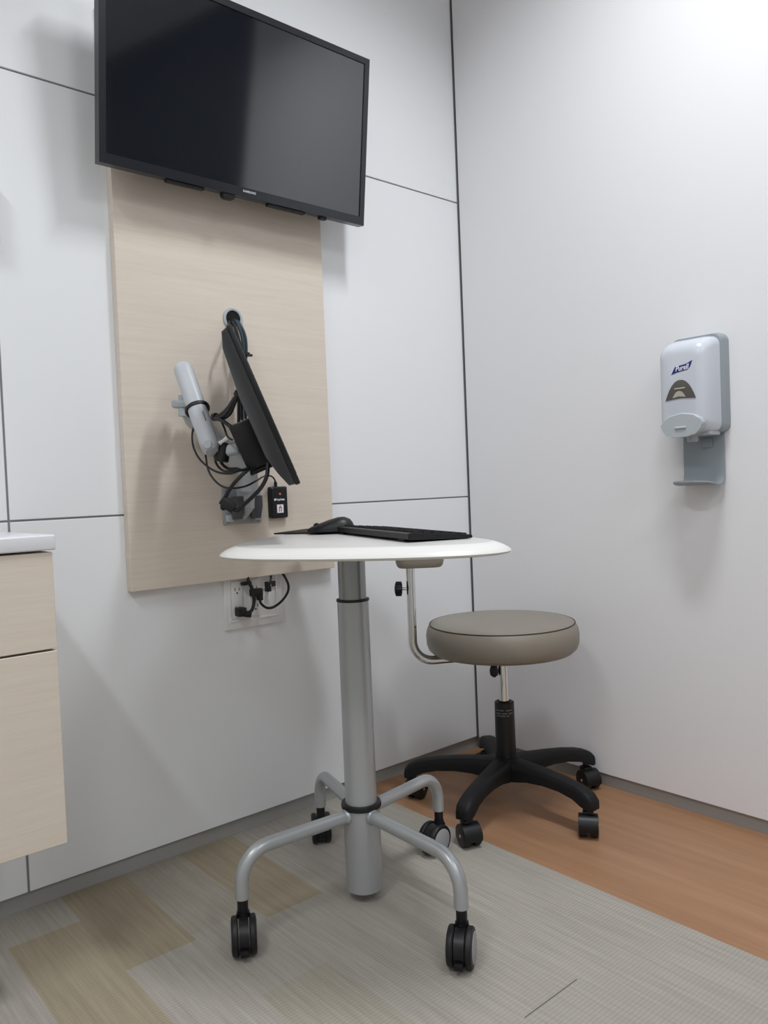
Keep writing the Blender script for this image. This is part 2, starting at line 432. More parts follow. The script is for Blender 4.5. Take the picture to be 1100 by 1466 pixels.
# spring arm
a0, a1 = P(261, 524, 1.80), P(304, 647, 1.70)
bm = B(); link(bm, a0, a1, .044, .041, .05, R_, 24); obj('spring_arm', bm, ARMG, t)
d = (a1 - a0).normalized()
bm = B()
for f, r in ((.52, .0275),):
    c = a0.lerp(a1, f)
    lathe(bm, [(r - .002, -.005), (r, -.004), (r + .001, 0), (r, .004), (r - .002, .005)], 32, axisM(c, d))
o = obj('cable_strap', bm, CORD, t); o['label'] = 'black strap round the arm'
bm = B(); sd = (R_ - d * R_.dot(d)).normalized(); fr = d.cross(sd)
if fr.dot(F_) > 0: fr = -fr
box(bm, (-.001, -.012, -.001), (.001, .012, .002), 0, 1, Matrix.Translation(a0.lerp(a1, .68) + fr * .0253 + sd * .010) @ Matrix(((sd.x, d.x, fr.x, 0), (sd.y, d.y, fr.y, 0), (sd.z, d.z, fr.z, 0), (0, 0, 0, 1)))); obj('slot', bm, ARMD, t, smooth=False)
bm = B(); cyl(bm, a1 - F_ * .0258 - d * .018, a1 - d * .018, .009, bev=.0008); obj('elbow_pin', bm, ARMG, t)
bm = B(); cyl(bm, P(321, 634, 1.72), P(317, 661, 1.72), .016, bev=.002); o = obj('tilt_collar', bm, CORD, t); o['label'] = 'black collar at the arm head'
bm = B(); cyl(bm, P(314, 635, 1.70), P(328, 625, 1.70), .0045, bev=.001); lathe(bm, [(.006, -.002), (.006, .002)], 16, axisM(P(315, 634, 1.70), P(328, 625, 1.7) - P(314, 635, 1.7))); obj('adjusting_bolt', bm, CHROME, t)
bm = B(); link(bm, P(310, 648, 1.72), P(344, 640, 1.72), .03, .03, .026, U_); obj('head_bracket', bm, ARMG, t)

# cables at the arm
def cable(name, label, pts, r, m=CORD, cat='cable', n=8, extra=None, group=None):
    bm = B(); path = spline(pts, n); tube(bm, path, r, 10)
    if extra: extra(bm)
    mid = V(pts[0])
    return tag(obj(name, bm, m, loc=mid), label, cat, group)
gp = V((gx, PF + .004, gz))
yk = PF - .012
def W_(px, py, y):    # survey point on the plane at this y
    dd = F_ + R_ * ((px - 550) / FP) - U_ * ((py - 733) / FP); k = (y - CAM.y) / dd.y; return CAM + dd * k
def strand(off, m, label, pts, r=.0042): cable('cable', label, [V((gx + off, PF - .002, gz - .004))] + pts, r, m)
strand(.004, TEAL, 'dark teal cable arching widest right out of the round panel hole', [W_(343, 463, -.05), W_(351, 482, -.06), W_(352.5, 505, -.06), W_(350, 540, -.055), W_(352, 600, -.05)])
strand(.000, TEAL, 'dark teal cable curving middle of the bundle under the round panel hole', [W_(340, 463, -.058), W_(347, 484, -.068), W_(348.5, 505, -.068), W_(346, 540, -.062), W_(347, 602, -.055)])
strand(-.006, CORD, 'black cable dropping innermost from the round panel hole behind the monitor top', [W_(336, 466, -.066), W_(342, 486, -.076), W_(345, 505, -.075), W_(343, 540, -.07), W_(342, 605, -.06)])
strand(-.012, CORD, 'black cable looping left out of the round panel hole past the monitor corner', [W_(329, 466, -.06), W_(323, 480, -.075), W_(321.5, 491, -.08), W_(326, 506, -.08), W_(336, 530, -.075)], .0032)
c_ = W_(351, 508, -.062)
bm = B(); d2 = V((0, 0, 1)); lathe(bm, [(.016, -.004), (.0165, 0), (.016, .004)], 20, axisM(c_ + V((-.006, -.003, 0)), d2)); box(bm, c_ + V((.006, -.004, -.003)), c_ + V((.02, .004, .003)), .001)
tag(obj('cable_tie', bm, CORD, loc=c_), 'black tie knotted round the cables beside the monitor top edge', 'cable tie')

def bundle(label, pts, r, offs):
    pts = [V(p) for p in pts]; bm = B()
    for o_ in offs: tube(bm, spline([p + R_ * o_[0] * math.sin(PI * i / (len(pts) - 1)) * .9 + U_ * o_[1] * math.sin(PI * i / (len(pts) - 1)) for i, p in enumerate(pts)], 6), r, 10)
    for f in (0, len(pts) - 1):
        q = pts[f]; q2 = pts[1] if f == 0 else pts[-2]
        lathe(bm, [(.006, -.006), (.009, -.004), (.009, .004), (.006, .006)], 16, axisM(q, q2 - q))
    return tag(obj('cable_bundle', bm, CORD, loc=pts[0]), label, 'cable')
bundle('thick black tied cable bundle bridging from the arm to the monitor back', [P(308, 597, 1.70), P(318, 596, 1.68), P(328, 588, 1.66), P(334, 577, 1.65), P(341, 564, 1.64)], .0042, [(.004, .003), (-.004, -.003), (.002, -.006), (-.002, .006)])
cable('cable', 'short black cable from the tied bundle down to the box top corner', [P(308, 599, 1.69), P(318, 602, 1.67), P(328, 609, 1.655), P(333, 612, 1.655)], .0042)
cable('cable', 'thin black cable hanging in a kinked drop between the bundle and the box side', [P(316, 601, 1.70), P(321, 612, 1.70), P(326, 625, 1.69), P(333, 630, 1.685)], .0022)
cable('cable', 'thin black cable swinging left from under the arm to the box bottom', [P(286, 600, 1.74), P(276.5, 615, 1.72), P(276, 635, 1.69), P(283, 653, 1.66), P(296, 667, 1.64), P(312, 676, 1.62), P(330, 678, 1.61), P(343, 674, 1.62), P(356, 673, 1.64), P(366, 670, 1.66)], .0023)
cable('cable', 'black cable curving from the collar below the elbow to the box bottom, left one', [P(307, 652, 1.74), P(310, 664, 1.73), P(318, 673, 1.72), P(328, 675, 1.70), P(345, 673, 1.69), P(360, 668, 1.69)], .0026)
cable('cable', 'black cable curving from the collar below the elbow to the box bottom, right one', [P(315, 655, 1.75), P(318, 664, 1.74), P(327, 671, 1.73), P(338, 671, 1.72), P(350, 673, 1.71), P(362, 666, 1.70)], .0034)
def plug_end(bm):
    a = P(329, 723, 1.66); M = Matrix.Translation(a) @ Matrix(((R_.x, F_.x, U_.x, 0), (R_.y, F_.y, U_.y, 0), (R_.z, F_.z, U_.z, 0), (0, 0, 0, 1))) @ Matrix.Rotation(math.radians(32), 4, 'Y')
    box(bm, (-.015, -.01, -.012), (.014, .01, .011), .002, 2, M); box(bm, (-.021, -.008, -.009), (-.012, .008, .008), .002, 2, M)
cable('cable', 'thick black looped cable with a square connector hanging before the mounting plate', [P(384, 664, 1.64), P(382, 682, 1.63), P(374, 698, 1.63), P(362, 711, 1.64), P(350, 722, 1.65), P(340, 731, 1.655), P(329, 725, 1.66), P(319, 728, 1.66), P(320, 718, 1.66), P(327, 704, 1.655), P(337, 690, 1.65), P(350, 677, 1.65), P(357, 671, 1.66)], .0044, extra=plug_end)

# badge reader on the panel
t = thing('card_reader', 'small black badge reader stuck on the maple panel right of the arm plate', 'card reader', (-.767, PF, .814))
bm = B()
loft(bm, [[(x - .767, PF - .0005, z + .856) for x, z in rrect(.053, .083, .005)], [(x - .767, PF - .012, z + .856) for x, z in rrect(.053, .083, .005)], [(x - .767, PF - .0165, z + .856) for x, z in rrect(.045, .075, .006)]])
obj('body', bm, BLACK, t)
bm = B(); lathe(bm, [(.003, 0), (.003, .001)], 16, axisM((-.766, PF - .0165, .878), (0, -1, 0))); o = obj('indicator_lamp', bm, ORANGE, t); o['label'] = 'small orange indicator lamp'
bm = B(); box(bm, (-.777, PF - .0172, .828), (-.757, PF - .0162, .850)); k_ = obj('sticker', bm, LOGOW, t, smooth=False); k_['label'] = 'white sticker with a red figure'
bm = B()
lathe(bm, [(.0022, 0), (.0022, .0004)], 12, axisM((-.767, PF - .0171, .8455), (0, -1, 0)))
for s in (-1, 1):
    box(bm, (-.767 + s * .003 - .0011, PF - .0177, .831), (-.767 + s * .003 + .0011, PF - .0170, .843))
box(bm, (-.7715, PF - .0177, .841), (-.7625, PF - .0170, .843)); obj('print', bm, REDP, k_, smooth=False)
lx = V((-.766, PF - .0168, .8625))
bm = B(); lathe(bm, [(.003, 0), (.003, .0004)], 16, axisM((-.782, PF - .0164, .8632), (0, -1, 0))); box(bm, (-.7805, PF - .017, .8625), (-.7782, PF - .0166, .866)); o = obj('emblem', bm, LOGOW, t)
text('lettering', 'imprivata', .0078, Matrix.Translation(V((-.7645, PF - .0166, .8632)) - t.location) @ Matrix.Rotation(PI / 2, 4, 'X'), LOGOW, t, .0003, bold=.0002, sx=.82)
bm = B(); tube(bm, spline([W_(395, 695, PF - .008), W_(393.5, 687, PF - .012), W_(388, 681.5, PF - .03), W_(378, 682, -.09), P(368, 688, 1.75), P(352, 696, 1.70), P(334, 699, 1.68), P(318, 696, 1.68), P(306, 686, 1.69), P(298, 672, 1.70), P(295, 655, 1.72), P(294, 640, 1.73)], 8), .0022, 10); cyl(bm, W_(395, 697, PF - .008), W_(394.5, 690, PF - .009), .0042)
obj('cord', bm, CORD, t)

# ------------------------------------------------------------------ outlet plate and what is plugged in
t = thing('power_outlet', 'wide white wall plate with power and data sockets below the maple panel', 'power outlet', (-.836, 0, .533))
bm = B(); box(bm, (-.925, -.006, .533), (-.747, -.0003, .668), .002, 2); obj('backplate', bm, OUTW, t)
bm = B()
for x0, x1 in ((-.912, -.846), (-.826, -.765)):
    for z0, z1 in ((.552, .664),):
        for lo, hi in (((x0, z0), (x0 + .006, z1)), ((x1 - .006, z0), (x1, z1)), ((x0 + .006, z0), (x1 - .006, z0 + .006))): box(bm, (lo[0], -.0085, lo[1]), (hi[0], -.0055, hi[1]), .001, 1)
obj('frame', bm, OUTW, t)
def receptacle(cx, z0, z1, n):
    bm = B(); box(bm, (cx - .0165, -.0095, z0), (cx + .0165, -.0055, z1), .0015, 2); r_ = obj('socket', bm, OUTW, t)
    for i in range(n):
        bm = B(); z = z0 + (z1 - z0) * (i + .5) / n
        box(bm, (cx - .0068, -.0103, z - .001), (cx - .0048, -.0094, z + .007)); box(bm, (cx + .0048, -.0103, z - .001), (cx + .0068, -.0094, z + .006))
        lathe(bm, [(.0026, 0), (.0026, .0008)], 14, axisM((cx, -.0094, z - .007), (0, -1, 0)))
        obj('slots', bm, ARMD, r_, smooth=False)
receptacle(-.889, .562, .658, 2); receptacle(-.836, .562, .658, 2)
for x in (-.800, -.779):
    bm = B(); box(bm, (x - .0085, -.0105, .630), (x + .0085, -.0055, .651), .001, 1); j = obj('data_jack', bm, OUTW, t, smooth=False)
    bm = B(); box(bm, (x - .0065, -.0112, .632), (x + .0065, -.0104, .647)); o = obj('port', bm, GREEN, j, smooth=False); o['label'] = 'dark data port'
Y = -.03
bm = B(); c = W_(345, 876, -.022)
bx = lambda bm, c, s, bev, rot=0: box(bm, (-s[0], -s[1], -s[2]), s, bev, 2, Matrix.Translation(c) @ Matrix.Rotation(math.radians(rot), 4, 'Y'))
bx(bm, c, (.012, .013, .0115), .004); bx(bm, W_(353, 879, -.026), (.011, .010, .008), .003, 12)
tube(bm, spline([W_(352, 879, -.028), W_(361, 873, Y), W_(364, 858, Y), W_(361, 843, Y), W_(356, 832, -.026), W_(354, 822, -.016)], 8), .0045, 10)
tag(obj('power_cable', bm, CORD, loc=c), 'black power plug low on the left of the wall plate with its cord going up', 'power cord')
bm = B(); c = W_(367, 848, -.022)
bx(bm, c, (.0155, .012, .0105), .004); bx(bm, W_(372, 853, -.024), (.006, .009, .012), .003)
tube(bm, spline([W_(372, 856, -.026), W_(374, 864, -.028), W_(382, 870, -.03), W_(392, 869, -.032), (W_(404, 860, -.032)), W_(412, 848, -.032), W_(413, 837, -.03), W_(408, 826, -.02), W_(404, 820, -.014)], 8), .0034, 10)
tag(obj('power_cable', bm, CORD, loc=c), 'black power plug in the middle of the wall plate with cord looped right', 'power cord')
bm = B(); bx(bm, W_(352.5, 835, -.02), (.0125, .008, .0042), .0015, -6)
tag(obj('cable_clamp', bm, CORD, loc=W_(352.5, 835, -.02)), 'flat black clamp on the cord just under the maple panel edge', 'clamp')
bm = B(); bx(bm, W_(384, 843, -.014), (.006, .008, .007), .0015)
tube(bm, spline([W_(385, 840, -.02), W_(387, 834, -.022), W_(388, 828, -.018), W_(388, 818, -.014)], 8), .003, 10)
tag(obj('data_cable', bm, CORD, loc=W_(384, 843, -.014)), 'short black data cable in the small jack under the maple panel', 'cable')

# ------------------------------------------------------------------ wall cabinet + worktop on the left
t = thing('wall_cabinet', 'pale maple wall-hung cabinet below the white worktop', 'cabinet', (-1.9, 0, .26))
xr = -1.452
bm = B(); box(bm, (-2.5, -.338, .276), (xr - .002, -.0005, .793)); obj('carcass', bm, MAPLE, t, smooth=False)
bm = B(); box(bm, (-2.1, -.36, .6225), (xr, -.3395, .7925), .001, 1); obj('drawer', bm, MAPLE, t, smooth=False)
bm = B(); box(bm, (-2.1, -.36, .2735), (xr, -.3395, .6185), .001, 1); obj('door', bm, MAPLE, t, smooth=False)
bm = B(); box(bm, (-2.5, -.366, .7965), (-1.447, -.0005, .8232), .003, 3)
tag(obj('worktop', bm, COUNTER, loc=(-1.9, -.18, .797)), 'white worktop slab on the pale maple cabinet', 'worktop')
# pale fixture cut by the frame
bm = B(); box(bm, (-1.62, -.04, 1.424), (-1.4205, -.0005, 1.56), .004, 3)
tag(obj('wall_box', bm, OUTW, loc=(-1.52, -.02, 1.424)), 'pale box on the white wall above the worktop, cut by the picture edge', 'wall box')

# ------------------------------------------------------------------ rolling table
PC = V((-.872, -.470, 0))
t = thing('rolling_table', 'rolling table with rounded white-edged top on a silver column', 'table', PC)
out = [(-1.1348, -.3801), (-1.1668, -.4600), (-1.1600, -.5450), (-1.1201, -.6421), (-1.056, -.7487), (-.982, -.8355), (-.915, -.881), (-.855, -.888), (-.805, -.858), (-.765, -.785), (-.712, -.660), (-.672, -.497), (-.656, -.326), (-.68, -.2), (-.73, -.13), (-.802, -.112), (-.888, -.166), (-1.02, -.272)]
def csp(pts, n=6):
    Q = [V((x, y, 0)) for x, y in pts]; o_ = []
    for i in range(len(Q)):
        p0, p1, p2, p3 = Q[i - 1], Q[i], Q[(i + 1) % len(Q)], Q[(i + 2) % len(Q)]
        for k in range(n):
            u = k / n
            o_.append(.5 * ((2 * p1) + (p2 - p0) * u + (2 * p0 - 5 * p1 + 4 * p2 - p3) * u * u + (3 * p1 - p0 - 3 * p2 + p3) * u ** 3))
    return o_
OUT = csp(out)
for _ in range(3): OUT = [(OUT[i - 1] + OUT[i] * 2 + OUT[(i + 1) % len(OUT)]) / 4 for i in range(len(OUT))]
cen = sum(OUT, V()) / len(OUT)
def inset(d, z):
    r = []
    for i, p in enumerate(OUT):
        tg = (OUT[(i + 1) % len(OUT)] - OUT[i - 1]).normalized(); nr = V((-tg.y, tg.x, 0))
        if nr.dot(cen - p) < 0: nr = -nr
        q = p + nr * d; r.append((q.x, q.y, z))
    return r
bm = B(); loft(bm, [inset(.034, .7568), inset(.034, .7785)]); tt = obj('tabletop', bm, TOPW, t)
bm = B(); rr = [inset(.0335, .7565), inset(.010, .7565), inset(.003, .7580), inset(.0, .7615), inset(.003, .7655), inset(.012, .7710), inset(.024, .7760), inset(.033, .7788), inset(.0338, .7786)]
loft(bm, rr + [rr[0]], cap=False); o = obj('edge_band', bm, EDGEW, t); o['label'] = 'white rounded edge'
bm = B(); box(bm, (-1.0, -.55, .748), (-.74, -.39, .7566), .002); obj('mounting_plate', bm, SILVER2, t, smooth=False)
bm = B(); lathe(bm, [(.0295, .64), (.0295, .750)], 48, Matrix.Translation(PC)); obj('inner_column', bm, SILVER2, t)
bm = B(); lathe(bm, [(.0345, .2), (.034, .204), (.0335, .644), (.030, .645)], 48, Matrix.Translation(PC)); obj('column', bm, SILVER, t)
bm = B(); lathe(bm, [(.0325, .643), (.0352, .6435), (.0352, .648), (.0300, .6485)], 48, Matrix.Translation(PC)); o = obj('ring', bm, CORD, t); o['label'] = 'thin black ring'
bm = B(); lathe(bm, [(.036, .198), (.043, .199), (.0437, .204), (.042, .209), (.035, .2095)], 48, Matrix.Translation(PC)); o = obj('ring', bm, BLACK, t); o['label'] = 'black ring above the legs'
bm = B(); lathe(bm, [(.030, .018), (.0385, .022), (.039, .03), (.0398, .199), (.036, .2)], 12 * 4, Matrix.Translation(PC)); obj('sleeve', bm, SILVER, t)
bm = B(); lathe(bm, [(.001, .012), (.019, .012), (.02, .022)], 28, Matrix.Translation(PC)); obj('foot_plug', bm, BLACKM, t)
LEG = [((-1.172, -.462), 200), ((-.892, -.781), 40), ((-.806, -.196), 120), ((-.600, -.424), 20)]
LEGI = [(P(345, 1302, 1), 0)]
def caster_at(parent):
    pass
def make_caster(parent, loc, rz):
    # housing with twin wheels; stem axis at local origin, floor at z=0
    bm = B()
    ax = V((.019, 0, .036))
    cyl(bm, (0, 0, .064), (0, 0, .1), .0105, bev=.001)
    lathe(bm, [(.0125, .062), (.0135, .066), (.0125, .072)], 24)
    prof = [(ax.x + .033 * math.cos(a), .036 + .033 * math.sin(a)) for a in [math.radians(d_) for d_ in range(-60, 241, 15)]]
    loft(bm, [[(x, y, z) for x, z in prof] for y in (-.0095, .0095)])
    box(bm, (-.014, -.0095, .048), (.014, .0095, .066), .003)
    c = obj('caster', bm, BLACK, parent, world=False); c.location = loc; c.rotation_euler = (0, 0, rz)
    for s in (-1, 1):
        bm = B(); M = axisM((ax.x, s * .0105, ax.z), (0, s, 0))
        lathe(bm, [(.026, 0), (.034, .0005), (.0358, .003), (.0358, .0095), (.034, .0125), (.028, .0135)], 40, M)
        obj('wheel', bm, CORD, c, world=False)
        bm = B(); lathe(bm, [(.0275, .0128), (.0275, .0142), (.025, .0152)], 36, M); o = obj('hub_cap', bm, HUBG, c, world=False); o['label'] = 'grey hub cap'
    bm = B(); box(bm, (.046, -.0085, .012), (.058, .0085, .024), .003, 2, Matrix.Rotation(0, 4, 'Y')); o = obj('brake_tab', bm, BLACKM, c, world=False)
    return c
PLAN_LEGS = [  # stem point, caster heading (degrees)
    ((-1.160, -.452), 241), ((-.885, -.775), 215), ((-.792, -.203), 58), ((-.606, -.432), 186)]
for (sx_, sy_), ang in PLAN_LEGS:
    d_ = V((sx_, sy_, 0)) - PC; d_.normalize()
    bm = B()
    tube(bm, fillet([PC + d_ * .032 + V((0, 0, .186)), V((sx_, sy_, .186)), V((sx_, sy_, .098))], .06, 10), .0138, 20)
    lathe(bm, [(.0165, -.001), (.0165, .003), (.0138, .007)], 24, axisM(PC + d_ * .0385 + V((0, 0, .186)), d_))
    obj('leg', bm, SILVER, t)
    make_caster(t, V((sx_, sy_, 0)) - PC, math.radians(ang))

# things on the table
ZT = .7788
kb0 = V((-.9319, -.7200, ZT)); e1 = V((-.8107 + .9319, -.7621 + .72, 0)).normalized(); e2 = V((-.7836 + .9319, -.3031 + .72, 0))
e2 = (e2 - e1 * e2.dot(e1)).normalized()
rk = math.atan2(e1.y, e1.x)
t = thing('keyboard', 'black computer keyboard lying along the right of the rolling table', 'keyboard', kb0, rk)
# local x: depth (back edge at 0, user edge at .132), local y: length
KL, KD = .44, .134
bm = B()
sec = [(0, .006), (.004, .0045), (KD - .004, .001), (KD, .003), (KD - .002, .0075), (.012, .0172), (.003, .0175), (0, .016)]
loft(bm, [[(x, 0 + .002, z) for x, z in sec], [(x, 0, z) for x, z in sec][:], [(x, KL, z) for x, z in sec]][1:])
obj('case', bm, BLACK, t, world=False, smooth=False)
bm = B()
for r in range(6):
    xx = .014 + r * .0188 + (.003 if r else 0)
    y = .008
    while y < KL - .02:
        w_ = .0165 if not (r == 5 and .14 < y < .2) else .1
        w_ = min(w_, KL - .008 - y)
        zz = .0172 - (xx) * .082 + .001
        loft(bm, [[(xx, y, zz - .002), (xx + .0165, y, zz - .0035), (xx + .0165, y + w_, zz - .0035), (xx, y + w_, zz - .002)],
                  [(xx + .002, y + .002, zz + .0035), (xx + .0145, y + .002, zz + .002), (xx + .0145, y + w_ - .002, zz + .002), (xx + .002, y + w_ - .002, zz + .0035)]])
        y += w_ + .002
o = obj('keys', bm, BLACKM, t, world=False, smooth=False); 
for y in (.03, .39):
    bm = B(); box(bm, (.004, y, 0), (.010, y + .03, .006), .001); obj('foot', bm, BLACKM, t, world=False, smooth=False)

pad_c = V((-.8679, -.1385, ZT))
pe1 = (V((-.8385, -.3087, ZT)) - pad_c).normalized()
t2o = math.atan2(pe1.y, pe1.x)
bm = B(); prism(bm, rrect(.205, .18, .006, 4, .1025, .09), .0002, .0034, .0006)
t = obj('mouse_pad', bm, BLACKM, world=False); t.location = (-.862, -.150, ZT); t.rotation_euler = (0, 0, math.radians(-62))
tag(t, 'thin black mouse pad at the far left of the rolling table', 'mouse pad')

t = thing('computer_mouse', 'black computer mouse with a humped back sitting on the black pad', 'mouse', (-.789, -.292, ZT + .0036), math.radians(-41))
bm = B()
N = 21; rings = []
for i in range(N):
    f = i / (N - 1); x = -.057 + .114 * f
    w_ = .031 * (1 - abs(2 * f - 1) ** 3.2) ** .5 * (1.0 - .10 * f) + .001
    pf = [(0, .006), (.08, .012), (.25, .019), (.45, .027), (.65, .033), (.78, .034), (.9, .028), (.97, .018), (1, .007)]
    for (fa, ha), (fb, hb) in zip(pf, pf[1:]):
        if fa <= f <= fb: h_ = ha + (hb - ha) * (f - fa) / (fb - fa)
    rings.append([(x, w_ * math.cos(a), .002 + h_ * max(0, math.sin(a)) ** .8) for a in [PI * k / 14 for k in range(15)]])
loft(bm, rings)
obj('shell', bm, BLACK, t, world=False)
bm = B(); lathe(bm, [(.006, -.003), (.0085, -.002), (.0085, .002), (.006, .003)], 20, axisM((-.034, 0, .0145), (0, 1, 0))); obj('scroll_wheel', bm, BLACKM, t, world=False)

# ------------------------------------------------------------------ stool
SC = V((-.285, -.373, 0))
t = thing('wheeled_stool', 'round taupe cushioned stool on a black five-star wheeled base', 'stool', SC)
MS = Matrix.Translation(SC)
bm = B()
prof = [(.06, .422), (.172, .423), (.190, .427), (.2010, .437), (.206, .452), (.2068, .474), (.204, .489), (.1985, .500), (.1955, .5035), (.193, .5055), (.170, .5095), (.12, .5125), (.05, .514), (.001, .5142)]
lathe(bm, prof, 72, MS); st = obj('seat', bm, VINYL, t)
bm = B(); lathe(bm, [(.1962 + .0014 * math.cos(a), .5040 + .0014 * math.sin(a)) for a in [2 * PI * k / 8 for k in range(9)]], 72, MS, cap=False); o = obj('seam', bm, SEAM, st); o['label'] = 'dark piped seam'
bm = B(); lathe(bm, [(.016, .400), (.026, .403), (.046, .421), (.05, .4225)], 32, MS); obj('seat_plate', bm, mat('taupe_metal', (110, 102, 90), .4, metal=.4), t)
bm = B(); lathe(bm, [(.0145, .27), (.0145, .405)], 32, MS); obj('piston', bm, CHROME, t)
bm = B(); lathe(bm, [(.028, .12), (.0265, .285), (.0225, .287), (.016, .283)], 40, MS); cy_ = obj('cylinder_sleeve', bm, BLACK, t)
bm = B()
vd = math.atan2(CAM.y - SC.y, CAM.x - SC.x)
for z, segs in ((.2655, ((-.95, -.1), (.15, .75))), (.257, ((-.9, -.35), (-.25, .25), (.4, .85))), (.2505, ((-.85, .1), (.2, .5)))):
    for a0_, a1_ in segs:
        n_ = 8; r_ = .02703 + .0001
        rg = []
        for k in range(n_ + 1):
            a = vd + a0_ + (a1_ - a0_) * k / n_
            rg.append([(SC.x + rr_ * math.cos(a), SC.y + rr_ * math.sin(a), zz) for rr_, zz in ((r_ - .001, z), (r_ + .0003, z), (r_ + .0003, z + .0026), (r_ - .001, z + .0026))])
        loft(bm, rg)
o = obj('print', bm, GREYTXT, cy_, smooth=False); o['label'] = 'faint grey printed lines'
# lever
ld = (-R_ * .9 - F_ * .35); ld.z = 0; ld.normalize()
bm = B(); tube(bm, spline([SC + V((0, 0, .425)) + ld * .012, SC + ld * .018 + V((0, 0, .41)), SC + ld * .024 + V((0, 0, .385)), SC + ld * .026 + V((0, 0, .37))], 6), .004, 10); lv = obj('lever', bm, CHROME, t)
bm = B(); lathe(bm, [(.004, -.026), (.011, -.02), (.0125, -.008), (.008, .008), (.004, .014)], 20, Matrix.Translation(SC + ld * .028 + V((0, 0, .382)))); obj('grip', bm, CORD, lv)
# base
bm = B(); lathe(bm, [(.026, .075), (.034, .078), (.042, .095), (.043, .118), (.036, .132), (.029, .134)], 40, MS); obj('base_hub', bm, BLACKM, t)
cast = None
STEM = .262
for i, ang in enumerate((-162, -90, -18, 54, 126)):
    a = math.radians(ang); dr = V((math.cos(a), math.sin(a), 0)); sd_ = V((-dr.y, dr.x, 0))
    bm = B(); rings = []
    for r_, zt, zb, w_ in ((.026, .132, .080, .070), (.05, .131, .082, .060), (.09, .1305, .090, .052), (.14, .128, .094, .047), (.19, .1235, .092, .044), (.23, .1175, .084, .043), (.255, .111, .072, .044), (.273, .103, .066, .042), (.284, .092, .066, .034), (.287, .080, .067, .024)):
        c_ = SC + dr * r_; h_ = zt - zb
        pr_ = [(-.5, -.5), (.5, -.5), (.5, .1), (.46, .3), (.36, .46), (.2, .5), (-.2, .5), (-.36, .46), (-.46, .3), (-.5, .1)]
        rings.append([c_ + sd_ * (x * w_) + V((0, 0, (zt + zb) / 2 + z * h_)) for x, z in pr_])
    loft(bm, rings); obj('base_arm', bm, BLACKM, t)
CH = {-162: 250, -90: 215, -18: 250, 54: 100, 126: 20}
for ang, hd in CH.items():
    a = math.radians(ang); p = V((math.cos(a), math.sin(a), 0)) * STEM
    bm = B()
    cyl(bm, (0, 0, .045), (0, 0, .07), .008)
    ax = V((.014, 0, .0275))
    hood = [(ax.x + .0285 * math.cos(q), ax.z + .0285 * math.sin(q)) for q in [math.radians(d_) for d_ in range(-20, 216, 12)]]
    loft(bm, [[(x, y, z) for x, z in hood] for y in (-.0235, -.021, .021, .0235)])
    box(bm, (-.012, -.0135, .042), (.016, .0135, .062), .004)
    c = obj('caster', bm, BLACK, t, world=False); c.location = p; c.rotation_euler = (0, 0, math.radians(hd))
    for s in (-1, 1):
        bm = B(); lathe(bm, [(.02, 0), (.0262, .001), (.0275, .003), (.0275, .016), (.0255, .0185), (.019, .0195), (.006, .0198)], 32, axisM((ax.x, s * .005, ax.z), (0, s, 0))); w = obj('wheel', bm, BLACK, c, world=False)
        bm = B(); lathe(bm, [(.0045, .0235), (.004, .0255), (.0015, .0265)], 16, axisM((ax.x, s * .0, ax.z), (0, s, 0))); obj('axle_cap', bm, CHROME, c, world=False)
# back support tube and pad
bz = .4165
tp = [SC + V((0, 0, bz)) + (V((-.4392, -.3121, 0)) - SC) .normalized() * .02, P(640, 943, 2.08), P(596, 938, 2.08), P(585, 806, 2.08)]
tp[0].z = bz; tp[1].z = bz; 
bm = B(); tube(bm, fillet([tp[0], V((P(592, 945, 2.08).x, P(592, 945, 2.08).y, bz)), P(587, 800, 2.08)], .055, 12), .0118, 20); obj('support_tube', bm, CHROME, t)
kn = P(571, 843, 2.08); kt = P(590, 843, 2.08); kd = (kt - kn).normalized()
bm = B(); cyl(bm, kn, kt, .004); sc_ = obj('knob_screw', bm, CHROME, t)
bm = B()
lathe(bm, [(.006, -.011), (.0155, -.009), (.0175, -.003), (.0175, .005), (.015, .009), (.006, .010)], 20, axisM(kn, kd)); 
for q in range(6):
    aa = 2 * PI * q / 6; M_ = axisM(kn, kd)
    lathe(bm, [(.004, -.008), (.0052, -.006), (.0052, .006), (.004, .008)], 10, M_ @ Matrix.Translation((.0158 * math.cos(aa), .0158 * math.sin(aa), 0)))
obj('knob', bm, BLACKM, sc_)
bc = P(601, 806, 2.08); bd = V((R_.x, R_.y, 0)).normalized(); bf = V((F_.x, F_.y, 0)).normalized()
bm = B()
Mp = Matrix(((bd.x, bf.x, 0, bc.x), (bd.y, bf.y, 0, bc.y), (0, 0, 1, bc.z), (0, 0, 0, 1)))
rings = []
for z, k in ((-.011, .80), (-.0105, .88), (-.006, .95), (.004, 1), (.05, 1), (.066, .97), (.072, .9), (.074, .8)):
    rings.append([Mp @ V((x * k, y * k, z)) for x, y in rrect(.128, .075, .03, 6)])
loft(bm, rings); obj('backrest', bm, VINYL, t)

